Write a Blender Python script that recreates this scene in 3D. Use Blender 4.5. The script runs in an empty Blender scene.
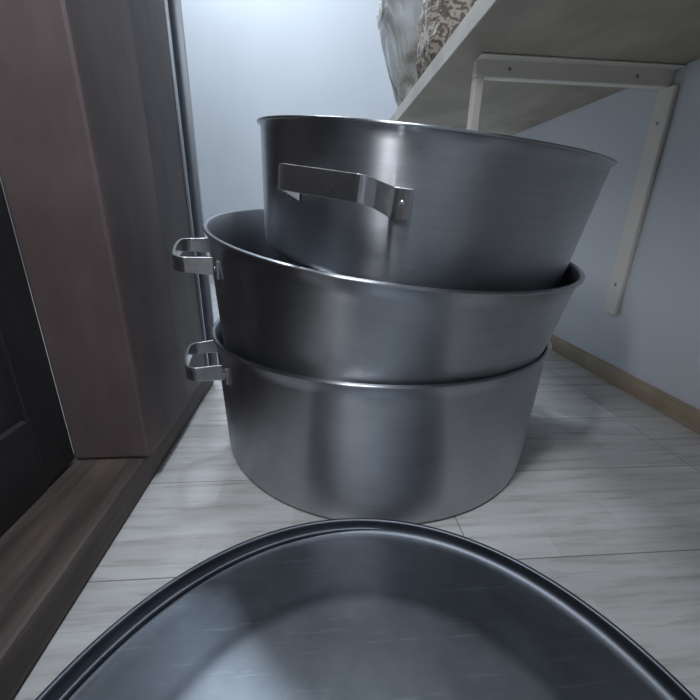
import bpy, bmesh, math, random
from mathutils import Vector, Matrix, noise
random.seed(4)
S = bpy.context.scene
S.view_settings.view_transform = 'Standard'
rad = math.radians

# ---------------------------------------------------------------- materials
def newmat(name, base=(.5,.5,.5), rough=.5, metal=0.0):
    m = bpy.data.materials.new(name); m.use_nodes = True
    nt = m.node_tree; b = nt.nodes['Principled BSDF']
    b.inputs['Base Color'].default_value = (*base, 1)
    b.inputs['Roughness'].default_value = rough
    b.inputs['Metallic'].default_value = metal
    return m, nt, b

def coords(nt, scale=(1,1,1), rot=(0,0,0), loc=(0,0,0)):
    tc = nt.nodes.new('ShaderNodeTexCoord'); mp = nt.nodes.new('ShaderNodeMapping')
    mp.inputs['Scale'].default_value = scale; mp.inputs['Rotation'].default_value = rot
    mp.inputs['Location'].default_value = loc
    nt.links.new(tc.outputs['Object'], mp.inputs['Vector'])
    return mp.outputs['Vector']

def noise_n(nt, vec, scale=5, detail=4, rough=.5):
    n = nt.nodes.new('ShaderNodeTexNoise')
    n.inputs['Scale'].default_value = scale; n.inputs['Detail'].default_value = detail
    n.inputs['Roughness'].default_value = rough
    nt.links.new(vec, n.inputs['Vector'])
    return n.outputs['Fac']

def ramp(nt, fac, stops):
    r = nt.nodes.new('ShaderNodeValToRGB')
    e = r.color_ramp.elements
    while len(e) < len(stops): e.new(.5)
    for i, (p, c) in enumerate(stops):
        e[i].position = p; e[i].color = (*c, 1)
    nt.links.new(fac, r.inputs['Fac'])
    return r.outputs['Color']

def mixc(nt, a, b, fac, mode='MIX'):
    m = nt.nodes.new('ShaderNodeMix'); m.data_type = 'RGBA'; m.blend_type = mode
    for s, v in ((m.inputs[6], a), (m.inputs[7], b), (m.inputs[0], fac)):
        if isinstance(v, (int, float)): s.default_value = v
        elif isinstance(v, tuple): s.default_value = (*v, 1)
        else: nt.links.new(v, s)
    return m.outputs[2]

def bump(nt, b, h, strength=.2, dist=.01):
    n = nt.nodes.new('ShaderNodeBump'); n.inputs['Strength'].default_value = strength
    n.inputs['Distance'].default_value = dist
    nt.links.new(h, n.inputs['Height']); nt.links.new(n.outputs['Normal'], b.inputs['Normal'])

def steel(name, base, r0, r1, fine=(3,3,120), dirty=.35, aniso=0.0):
    m, nt, b = newmat(name, base, .3, 1)
    v = coords(nt, fine); v2 = coords(nt)
    n1 = noise_n(nt, v, 3, 5, .6); n2 = noise_n(nt, v2, 6, 6, .6)
    c = ramp(nt, n2, [(.3, tuple(x*(1-dirty) for x in base)), (.7, base)])
    c2 = mixc(nt, c, ramp(nt, n1, [(.3,(.88,.88,.88)),(.7,(1,1,1))]), 1.0, 'MULTIPLY')
    nt.links.new(c2, b.inputs['Base Color'])
    mr = nt.nodes.new('ShaderNodeMapRange')
    mr.inputs[3].default_value = r0; mr.inputs[4].default_value = r1
    nt.links.new(n2, mr.inputs[0]); nt.links.new(mr.outputs[0], b.inputs['Roughness'])
    if aniso:
        # brushed around the pot: highlights stretch up and down the wall
        b.inputs['Anisotropic'].default_value = aniso
        b.inputs['Anisotropic Rotation'].default_value = .25
        tn = nt.nodes.new('ShaderNodeTangent'); tn.direction_type = 'RADIAL'; tn.axis = 'Z'
        nt.links.new(tn.outputs[0], b.inputs['Tangent'])
    else: bump(nt, b, n1, .05, .002)
    return m

M_STEEL = steel('brushed_steel', (.63,.65,.68), .32, .40, aniso=.95, dirty=.25)
def lid_mat():
    m, nt, b = newmat('worn_lid_steel', (.3,.3,.3), .45, 1)
    n2 = noise_n(nt, coords(nt), 7, 6, .65)
    n3 = noise_n(nt, coords(nt, (4,60,4), (0,0,rad(35))), 2, 5, .7)
    c = ramp(nt, n2, [(.3,(.18,.20,.22)),(.7,(.34,.365,.40))])
    c = mixc(nt, c, ramp(nt, n3, [(.58,(0,0,0)),(.74,(.14,.15,.16))]), 1.0, 'ADD')
    tc = nt.nodes.new('ShaderNodeTexCoord'); sx = nt.nodes.new('ShaderNodeSeparateXYZ')
    nt.links.new(tc.outputs['Object'], sx.inputs[0])
    cb = nt.nodes.new('ShaderNodeCombineXYZ')
    nt.links.new(sx.outputs[0], cb.inputs[0]); nt.links.new(sx.outputs[1], cb.inputs[1])
    ln = nt.nodes.new('ShaderNodeVectorMath'); ln.operation = 'LENGTH'
    nt.links.new(cb.outputs[0], ln.inputs[0])
    rr = ramp(nt, ln.outputs['Value'], [(.185,(1.0,1.0,1.0)),(.200,(.62,.63,.66)),(.27,(.72,.73,.75)),(.29,(.5,.5,.52))])
    c = mixc(nt, c, rr, 1.0, 'MULTIPLY')
    nt.links.new(c, b.inputs['Base Color'])
    mr = nt.nodes.new('ShaderNodeMapRange'); mr.inputs[3].default_value = .36; mr.inputs[4].default_value = .55
    nt.links.new(n2, mr.inputs[0]); nt.links.new(mr.outputs[0], b.inputs['Roughness'])
    bump(nt, b, n2, .05, .003)
    return m
M_LID = lid_mat()
M_HANDLE = steel('handle_steel', (.88,.87,.86), .22, .32, fine=(40,40,40), dirty=.12)

def wallmat(name, base):
    m, nt, b = newmat(name, base, .75)
    n = noise_n(nt, coords(nt), 2.5, 5)
    nt.links.new(ramp(nt, n, [(.3, tuple(x*.93 for x in base)), (.7, base)]), b.inputs['Base Color'])
    bump(nt, b, noise_n(nt, coords(nt), 90, 3), .06, .003)
    return m
M_WALL = wallmat('painted_wall', (.68,.70,.73))
M_CEIL = wallmat('painted_ceiling', (.6,.62,.66))

def floor_mat():
    m, nt, b = newmat('whitewashed_wood_tile', (.5,.5,.5), .30)
    v = coords(nt, loc=(-.20,0,0))
    br = nt.nodes.new('ShaderNodeTexBrick')
    br.inputs['Scale'].default_value = 1
    br.inputs['Brick Width'].default_value = .48
    br.inputs['Row Height'].default_value = .176
    br.inputs['Mortar Size'].default_value = .0010
    br.inputs['Mortar Smooth'].default_value = .3
    br.inputs['Color1'].default_value = (.63,.635,.635,1)
    br.inputs['Color2'].default_value = (.76,.76,.755,1)
    br.inputs['Mortar'].default_value = (.28,.28,.27,1)
    br.offset = 0.0
    nt.links.new(v, br.inputs['Vector'])
    st = nt.nodes.new('ShaderNodeTexBrick')
    st.inputs['Scale'].default_value = 1
    st.inputs['Brick Width'].default_value = .24
    st.inputs['Row Height'].default_value = .176/3
    st.inputs['Mortar Size'].default_value = .0006
    st.inputs['Color1'].default_value = (.84,.83,.81,1)
    st.inputs['Color2'].default_value = (1,1,1,1)
    st.inputs['Mortar'].default_value = (.78,.76,.74,1)
    nt.links.new(v, st.inputs['Vector'])
    g = noise_n(nt, coords(nt, (2.2, 26, 1), (0,0,rad(4))), 3, 8, .65)
    g2 = noise_n(nt, coords(nt, (.8, 9, 1), (0,0,rad(-5))), 2.4, 4, .6)
    gc = ramp(nt, g, [(.3,(.62,.59,.56)),(.48,(.93,.92,.91)),(.7,(1,1,1))])
    gc2 = ramp(nt, g2, [(.35,(.79,.77,.76)),(.62,(1,1,1))])
    c = mixc(nt, br.outputs['Color'], gc, 1.0, 'MULTIPLY')
    c = mixc(nt, c, gc2, .8, 'MULTIPLY')
    c = mixc(nt, c, st.outputs['Color'], .8, 'MULTIPLY')
    nt.links.new(c, b.inputs['Base Color'])
    bump(nt, b, g, .06, .002)
    return m
M_FLOOR = floor_mat()

def wood(name, dark, light, scale=(14,14,1.2), rough=.55, b_s=.25):
    m, nt, b = newmat(name, light, rough)
    g = noise_n(nt, coords(nt, scale), 2.2, 7, .65)
    s = noise_n(nt, coords(nt), 3.5, 4, .6)
    c = ramp(nt, g, [(.3, dark), (.7, light)])
    c = mixc(nt, c, ramp(nt, s, [(.35,(.6,.58,.58)),(.65,(1,1,1))]), .8, 'MULTIPLY')
    nt.links.new(c, b.inputs['Base Color'])
    bump(nt, b, g, b_s, .004)
    return m
M_POST = wood('painted_post_wood', (.125,.092,.088), (.20,.152,.145), (5,5,1))
M_SILL = wood('worn_sill_wood', (.05,.038,.034), (.16,.122,.108), (16,1.4,16))
M_BROWN = wood('old_brown_panel', (.04,.029,.026), (.12,.087,.077), (6,6,3), .45)
M_DOOR = wood('dark_door_panel', (.03,.027,.03), (.055,.05,.053), (4,4,1), .5, .08)
M_TABLE = wood('beige_chipboard', (.38,.34,.27), (.47,.42,.33), (8,2,8), .6, .05)
M_EDGE = wood('tabletop_edge_banding', (.52,.48,.42), (.62,.58,.51), (3,3,3), .5, .03)
M_WHITE = newmat('cream_powdercoat', (.76,.71,.64), .45)[0]
M_BASE = wood('beige_baseboard', (.36,.28,.19), (.50,.40,.28), (3,1,20), .5, .05)
M_CHANNEL = newmat('dark_steel_channel', (.09,.10,.12), .35, .8)[0]
M_CHEDGE = newmat('worn_channel_edge', (.50,.53,.57), .35, .8)[0]
M_SCREW = newmat('screw_metal', (.3,.3,.3), .35, 1)[0]

# ---------------------------------------------------------------- helpers
def link(o, parent=None):
    S.collection.objects.link(o)
    if parent: o.parent = parent
    return o

def empty(name, loc=(0,0,0), mat=None):
    e = bpy.data.objects.new(name, None); e.empty_display_size = .05
    S.collection.objects.link(e)
    if mat is not None: e.matrix_world = mat
    else: e.location = loc
    return e

def box(name, lo, hi, mat, parent=None, bev=0.0, seg=2):
    me = bpy.data.meshes.new(name); bm = bmesh.new()
    bmesh.ops.create_cube(bm, size=1)
    c = [(a+b)/2 for a, b in zip(lo, hi)]; d = [b-a for a, b in zip(lo, hi)]
    for v in bm.verts: v.co = Vector((v.co.x*d[0], v.co.y*d[1], v.co.z*d[2]))
    if bev: bmesh.ops.bevel(bm, geom=bm.edges[:], offset=bev, segments=seg, affect='EDGES', profile=.5)
    bm.to_mesh(me); bm.free()
    me.materials.append(mat)
    o = bpy.data.objects.new(name, me); o.location = c
    return link(o, parent)

def lathe(name, prof, mat, parent=None, n=160):
    bm = bmesh.new(); rings = []
    for r, z in prof:
        if r < 1e-6: rings.append([bm.verts.new((0,0,z))])
        else: rings.append([bm.verts.new((r*math.cos(2*math.pi*i/n), r*math.sin(2*math.pi*i/n), z)) for i in range(n)])
    for a, b in zip(rings[:-1], rings[1:]):
        for i in range(n):
            j = (i+1) % n
            if len(a) == 1: bm.faces.new((a[0], b[j], b[i]))
            elif len(b) == 1: bm.faces.new((a[i], a[j], b[0]))
            else: bm.faces.new((a[i], a[j], b[j], b[i]))
    bmesh.ops.recalc_face_normals(bm, faces=bm.faces[:])
    me = bpy.data.meshes.new(name); bm.to_mesh(me); bm.free()
    for p in me.polygons: p.use_smooth = True
    me.materials.append(mat)
    return link(bpy.data.objects.new(name, me), parent)

def arc(cx, cz, r, a0, a1, n=8):
    return [(cx+r*math.cos(rad(a0+(a1-a0)*i/n)), cz+r*math.sin(rad(a0+(a1-a0)*i/n))) for i in range(n+1)]

# ---------------------------------------------------------------- room
XR, YB, XL, YF, H = .81, 2.45, -2.2, -1.6, 2.4
box('floor', (XL-.1,YF-.1,-.06), (XR+.1,YB+.1,0), M_FLOOR)
def recenter(o):
    t = o.location.copy(); o.data.transform(Matrix.Translation(t)); o.location = (0,0,0)
recenter(bpy.data.objects['floor'])
box('wall_right', (XR,YF,0), (XR+.1,YB,H), M_WALL)
box('wall_back', (XL,YB,0), (XR+.1,YB+.1,H), M_WALL)
box('wall_left', (XL-.1,YF,0), (XL,YB,H), M_WALL)
box('wall_front', (XL,YF-.1,0), (XR+.1,YF,H), M_WALL)
box('ceiling', (XL-.1,YF-.1,H), (XR+.1,YB+.1,H+.08), M_CEIL)
box('baseboard_right', (XR-.012,YF+.001,0), (XR,YB-.001,.045), M_BASE, bev=.002)
box('baseboard_back', (XL,YB-.012,0), (XR-.013,YB,.05), M_WHITE, bev=.002)
box('wall_partition', (-.40,YF,2.12), (-.28,.93,H), M_WALL)
box('wall_partition_near', (-.40,YF,0), (-.28,-.62,2.12), M_WALL)

# ---------------------------------------------------------------- door frame + door on the left
fr = empty('door_frame')
box('sill', (-.40,-.61,0), (-.278,.93,.05), M_SILL, fr, .005)
box('post', (-.384,.525,.05), (-.268,.70,2.10), M_POST, fr, .006)
box('jamb_panel', (-.384,.701,.05), (-.272,.86,2.10), M_BROWN, fr, .004)
box('steel_channel_web', (-.37,.862,.05), (-.30,.93,2.10), M_CHANNEL, fr, .002)
box('steel_channel_flange_near', (-.30,.862,.05), (-.268,.868,2.10), M_CHEDGE, fr, .001)
box('steel_channel_flange_far', (-.30,.920,.05), (-.262,.930,2.10), M_CHEDGE, fr, .001)
box('near_post', (-.384,-.60,.05), (-.268,-.50,2.10), M_POST, fr, .006)
d = empty('door_1')
box('field', (-.398,-.49,.055), (-.388,.52,2.09), M_DOOR, d)
box('stile_hinge', (-.398,.46,.055), (-.380,.524,2.09), M_DOOR, d, .002)
box('stile_latch', (-.398,-.49,.055), (-.380,-.40,2.09), M_DOOR, d, .002)
box('rail_bottom', (-.398,-.40,.0505), (-.380,.46,.16), M_DOOR, d, .002)
box('rail_middle', (-.398,-.40,.95), (-.380,.46,1.08), M_DOOR, d, .002)
box('rail_top', (-.398,-.40,1.98), (-.380,.46,2.09), M_DOOR, d, .002)

# ---------------------------------------------------------------- table fixed to the wall
t = empty('wall_table')
TX, TZ = .284, .75
box('top_board', (TX+.003,-.9,TZ), (XR-.001,1.78,TZ+.036), M_TABLE, t, .001)
box('edge_band', (TX,-.9,TZ-.001), (TX+.003,1.78,TZ+.037), M_EDGE, t)
br = empty('shelf_bracket')
box('arm', (.345,.955,TZ-.036), (XR-.001,.978,TZ-.001), M_WHITE, br, .003)
box('arm_flange', (.345,.930,TZ-.004), (XR-.001,.975,TZ-.001), M_WHITE, br, .001)
box('wall_leg', (XR-.012,.932,.18), (XR-.001,.978,TZ-.036), M_WHITE, br, .003)
box('front_leg', (.345,.955,.55), (.366,.978,TZ-.036), M_WHITE, br, .003)
def screw(loc, axis, parent, r=.004):
    me = bpy.data.meshes.new('screw'); bm = bmesh.new()
    bmesh.ops.create_uvsphere(bm, u_segments=12, v_segments=6, radius=r)
    for v in bm.verts: v.co[axis] *= .4
    bm.to_mesh(me); bm.free(); me.materials.append(M_SCREW)
    o = bpy.data.objects.new('screw', me); o.location = loc; link(o, parent)
for x in (.42,.72): screw((x,.9545,TZ-.019), 1, br)
for z in (.26,.64): screw((XR-.0125,.955,z), 0, br)

# ---------------------------------------------------------------- pots
def handle(parent, name, az, zh, rw, w=.13, p=.048, hh=.022, th=.0042, lift=0.0):
    wall = lambda tt: math.sqrt(rw*rw-tt*tt)
    pts = []
    fl = w/2+.026; cr = .018
    for k in range(4):
        tt = -fl+(fl-w/2-.004)*k/3; pts.append((tt, wall(tt)+.0024))
    r0 = wall(w/2)+.002; r1 = rw+p
    for a in range(0, 91, 10):
        pts.append((-w/2+cr-cr*math.cos(rad(a)), r1-cr+cr*math.sin(rad(a))))
    for k in range(1, 6):
        tt = (-w/2+cr)*(1-k/3.0)
        if abs(tt) < w/2-cr-.001: pts.append((tt, r1+.003*(1-(tt/(w/2-cr))**2)))
    pts += [(-a, b) for a, b in reversed(pts) if a < -w/2+cr+.0005]
    P = [Vector((a, b)) for a, b in pts]
    bm = bmesh.new(); secs = []
    for i, q in enumerate(P):
        a = P[max(i-1,0)]; b = P[min(i+1,len(P)-1)]
        tg = (b-a).normalized(); nn = Vector((-tg.y, tg.x))
        prog = max(0, min(1, (q.y-r0)/(r1-r0))); dz = lift*prog
        hloc = hh*(1.2 if q.y < r0+.004 else 1)
        s = []
        for sx, sz in ((1,1),(1,-1),(-1,-1),(-1,1)):
            v2 = q+nn*(th/2*sx)
            s.append(bm.verts.new((v2.x, v2.y, zh+dz+sz*hloc/2)))
        secs.append(s)
    for a, b in zip(secs[:-1], secs[1:]):
        for k in range(4):
            bm.faces.new((a[k], a[(k+1)%4], b[(k+1)%4], b[k]))
    bm.faces.new(secs[0]); bm.faces.new(secs[-1][::-1])
    bmesh.ops.recalc_face_normals(bm, faces=bm.faces[:])
    for sgn in (-1, 1):
        tt = sgn*(fl-.010)
        bmesh.ops.create_uvsphere(bm, u_segments=12, v_segments=8, radius=.0042,
              matrix=Matrix.Translation((tt, wall(tt)+.0040, zh)) @ Matrix.Diagonal((1,.4,1,1)))
    rot = Matrix.Rotation(az-math.pi/2, 4, 'Z')
    bm.transform(rot)
    me = bpy.data.meshes.new(name); bm.to_mesh(me); bm.free(); me.materials.append(M_HANDLE)
    o = link(bpy.data.objects.new(name, me), parent)
    bv = o.modifiers.new('bevel','BEVEL'); bv.width = .0018; bv.segments = 3; bv.limit_method = 'ANGLE'; bv.angle_limit = rad(50)
    return o

def pot(rimc, tx, ty, rb, rt, h, haz, hz, hw=.13, hh=.022, lift=0, f=.014):
    R = (Matrix.Rotation(rad(ty),3,'Y') @ Matrix.Rotation(rad(tx),3,'X'))
    base = Vector(rimc) - R @ Vector((0,0,h))
    e = empty('cooking_pot', mat=Matrix.Translation(base) @ R.to_4x4())
    th = .0018
    prof = [(0,.0015),(rb*.5,.0012),(rb-f-.02,.0),(rb-f,0)]
    prof += arc(rb-f, f, f, -90, -6, 8)
    for k in range(1, 13):
        s = k/12; z = f+(h-.004-f)*s
        prof.append((rb+(rt-rb)*(z/h), z))
    prof += [(rt+.003, h-.0035)] + arc(rt+.0035, h-.0018, .0018, -90, 90, 6) + [(rt-.001, h), (rt-th, h-.002)]
    for k in range(11, -1, -1):
        s = k/12; z = f+(h-.004-f)*s
        prof.append((rb+(rt-rb)*(z/h)-th, z))
    prof += [(x, z) for x, z in reversed(arc(rb-f, f, f-th, -90, -6, 8))]
    prof += [(rb*.5,th+.001),(0,th+.0015)]
    lathe('body', prof, M_STEEL, e)
    rw = rb+(rt-rb)*hz/h
    handle(e, 'handle_front', haz, hz, rw, hw, hh=hh, lift=lift)
    handle(e, 'handle_back', haz+math.pi, hz, rw, hw, hh=hh, lift=lift)
    return e

def caz(x, y, th): return math.atan2(-y, -x) - rad(th)
pot((.113,.709,.228), 0, 0, .295, .303, .228, caz(.113,.709,66), .180, f=.008)
pot((.127,.694,.387), 7, 4.7, .288, .309, .226, caz(.127,.694,66), .180)
pot((.186,.712,.536), 6.5, 5.0, .268, .279, .184, caz(.186,.712,19), .104, .125, .028, .012)

# ---------------------------------------------------------------- lids on the floor
def lid(loc, rx, ry, R=.298):
    e = empty('pot_lid', mat=Matrix.Translation(loc) @ Matrix.Rotation(rad(rx),4,'X') @ Matrix.Rotation(rad(ry),4,'Y'))
    top = [(0,.0115),(.10,.0115),(.180,.0112),(.190,.0108),(.196,.0100),(.202,.0092),(.210,.0086),(.235,.0078),(.262,.0070),(.276,.0068),
           (.284,.0075),(.2885,.0105),(.2908,.0150),(.2912,.0185)]
    k = R/.298
    top = [(r*k, z) for r, z in top]
    prof = top + arc(R-.0036, .0190, .0034, 150, -90, 10) + [(R-.0052,.014),(R-.0075,.010),(R-.011,.0055),(R-.017,.0020),(.262*k,.003),(.235*k,.0050),(.205*k,.0065),(.192*k,.0075),(.1*k,.0085),(0,.0085)]
    lathe('disc', prof, M_LID, e, 220)
    return e
lid((.034,.106,.012), -.4, -.5)
lid((.044,.099,.0), 0, 0, .300)

# ---------------------------------------------------------------- bags on the table
def bag_mat():
    m, nt, b = newmat('clear_plastic_film', (.62,.68,.75), .4)
    n = noise_n(nt, coords(nt), 7, 4, .6)
    nt.links.new(ramp(nt, n, [(.36,(.30,.27,.24)),(.45,(.58,.57,.54)),(.65,(.80,.82,.84))]), b.inputs['Base Color'])
    b.inputs['Transmission Weight'].default_value = .2
    return m
def weave_mat():
    m, nt, b = newmat('printed_woven_sack', (.4,.3,.2), .6)
    w = nt.nodes.new('ShaderNodeTexWave'); w.inputs['Scale'].default_value = 9
    w.inputs['Distortion'].default_value = 14; w.inputs['Detail'].default_value = 4
    w.inputs['Detail Scale'].default_value = 3
    nt.links.new(coords(nt, (1,1,1.6), (0,.5,0)), w.inputs['Vector'])
    nt.links.new(ramp(nt, w.outputs['Fac'], [(.2,(.15,.12,.10)),(.5,(.32,.26,.20)),(.8,(.48,.42,.35))]), b.inputs['Base Color'])
    return m
def crumple(name, loc, size, mat, amp, freq, seed, flare=0, lean=0):
    me = bpy.data.meshes.new(name); bm = bmesh.new()
    bmesh.ops.create_icosphere(bm, subdivisions=6, radius=1)
    for v in bm.verts:
        p = v.co.normalized()
        q = Vector([math.copysign(abs(c)**.62, c) for c in p])
        n1 = noise.ridged_multi_fractal(p*freq+Vector((seed,)*3), 1, 2, 4, 1, 2)
        n2 = noise.noise(p*1.3+Vector((seed*2,)*3))
        q *= 1+amp*(n1-.9)+.2*n2
        hgt = q.z+1
        fx = 1+flare*hgt/2
        v.co = Vector((q.x*size[0]*fx-lean*hgt, q.y*size[1]*fx, max(q.z, -.92)*size[2]))
    zmin = min(v.co.z for v in bm.verts)
    for v in bm.verts: v.co.z -= zmin
    bm.to_mesh(me); bm.free()
    for p in me.polygons: p.use_smooth = True
    me.materials.append(mat)
    o = bpy.data.objects.new(name, me); o.location = loc
    return link(o)
crumple('plastic_bag', (.40,1.63,TZ+.0375), (.085,.065,.20), bag_mat(), .12, 2.0, 3.1, .8, .025)
crumple('woven_sack', (.385,1.27,TZ+.0375), (.085,.11,.14), weave_mat(), .10, 2.0, 8.4, .2)

# ---------------------------------------------------------------- lights
def area(name, loc, sx, sy, e, col, rot=(0,0,0)):
    l = bpy.data.lights.new(name, 'AREA'); l.shape = 'RECTANGLE'; l.size = sx; l.size_y = sy
    l.energy = e; l.color = col
    o = bpy.data.objects.new(name, l); o.location = loc; o.rotation_euler = rot
    return link(o)
area('ceiling_light_far', (-.38,1.95,2.36), .4, .15, 32, (.77,.88,1))
area('ceiling_light_near', (-.12,-.1,2.36), .25, .3, 14, (.83,.91,1))
# added unseen area light, aimed at the pots for bright vertical streaks
lp = area('pot_streak_light', (-.20,.05,1.05), .05, .25, 3.4, (.90,.94,1))
lp.rotation_euler = (Vector((.2,.6,.5))-lp.location).to_track_quat('-Z','Y').to_euler()
w = bpy.data.worlds.new('world'); S.world = w; w.use_nodes = True
w.node_tree.nodes['Background'].inputs[0].default_value = (.5,.65,.9,1)
w.node_tree.nodes['Background'].inputs[1].default_value = .1

# ---------------------------------------------------------------- camera
cam = bpy.data.cameras.new('camera'); cam.sensor_width = 36; cam.lens = 375/700*36; cam.clip_start = .01
co = bpy.data.objects.new('camera', cam); S.collection.objects.link(co)
co.matrix_world = Matrix.Translation((0,0,.42)) @ Matrix.Rotation(rad(-4.9),4,'Z') @ Matrix.Rotation(rad(90-19.7),4,'X') @ Matrix.Rotation(rad(1.3),4,'Z')
S.camera = co
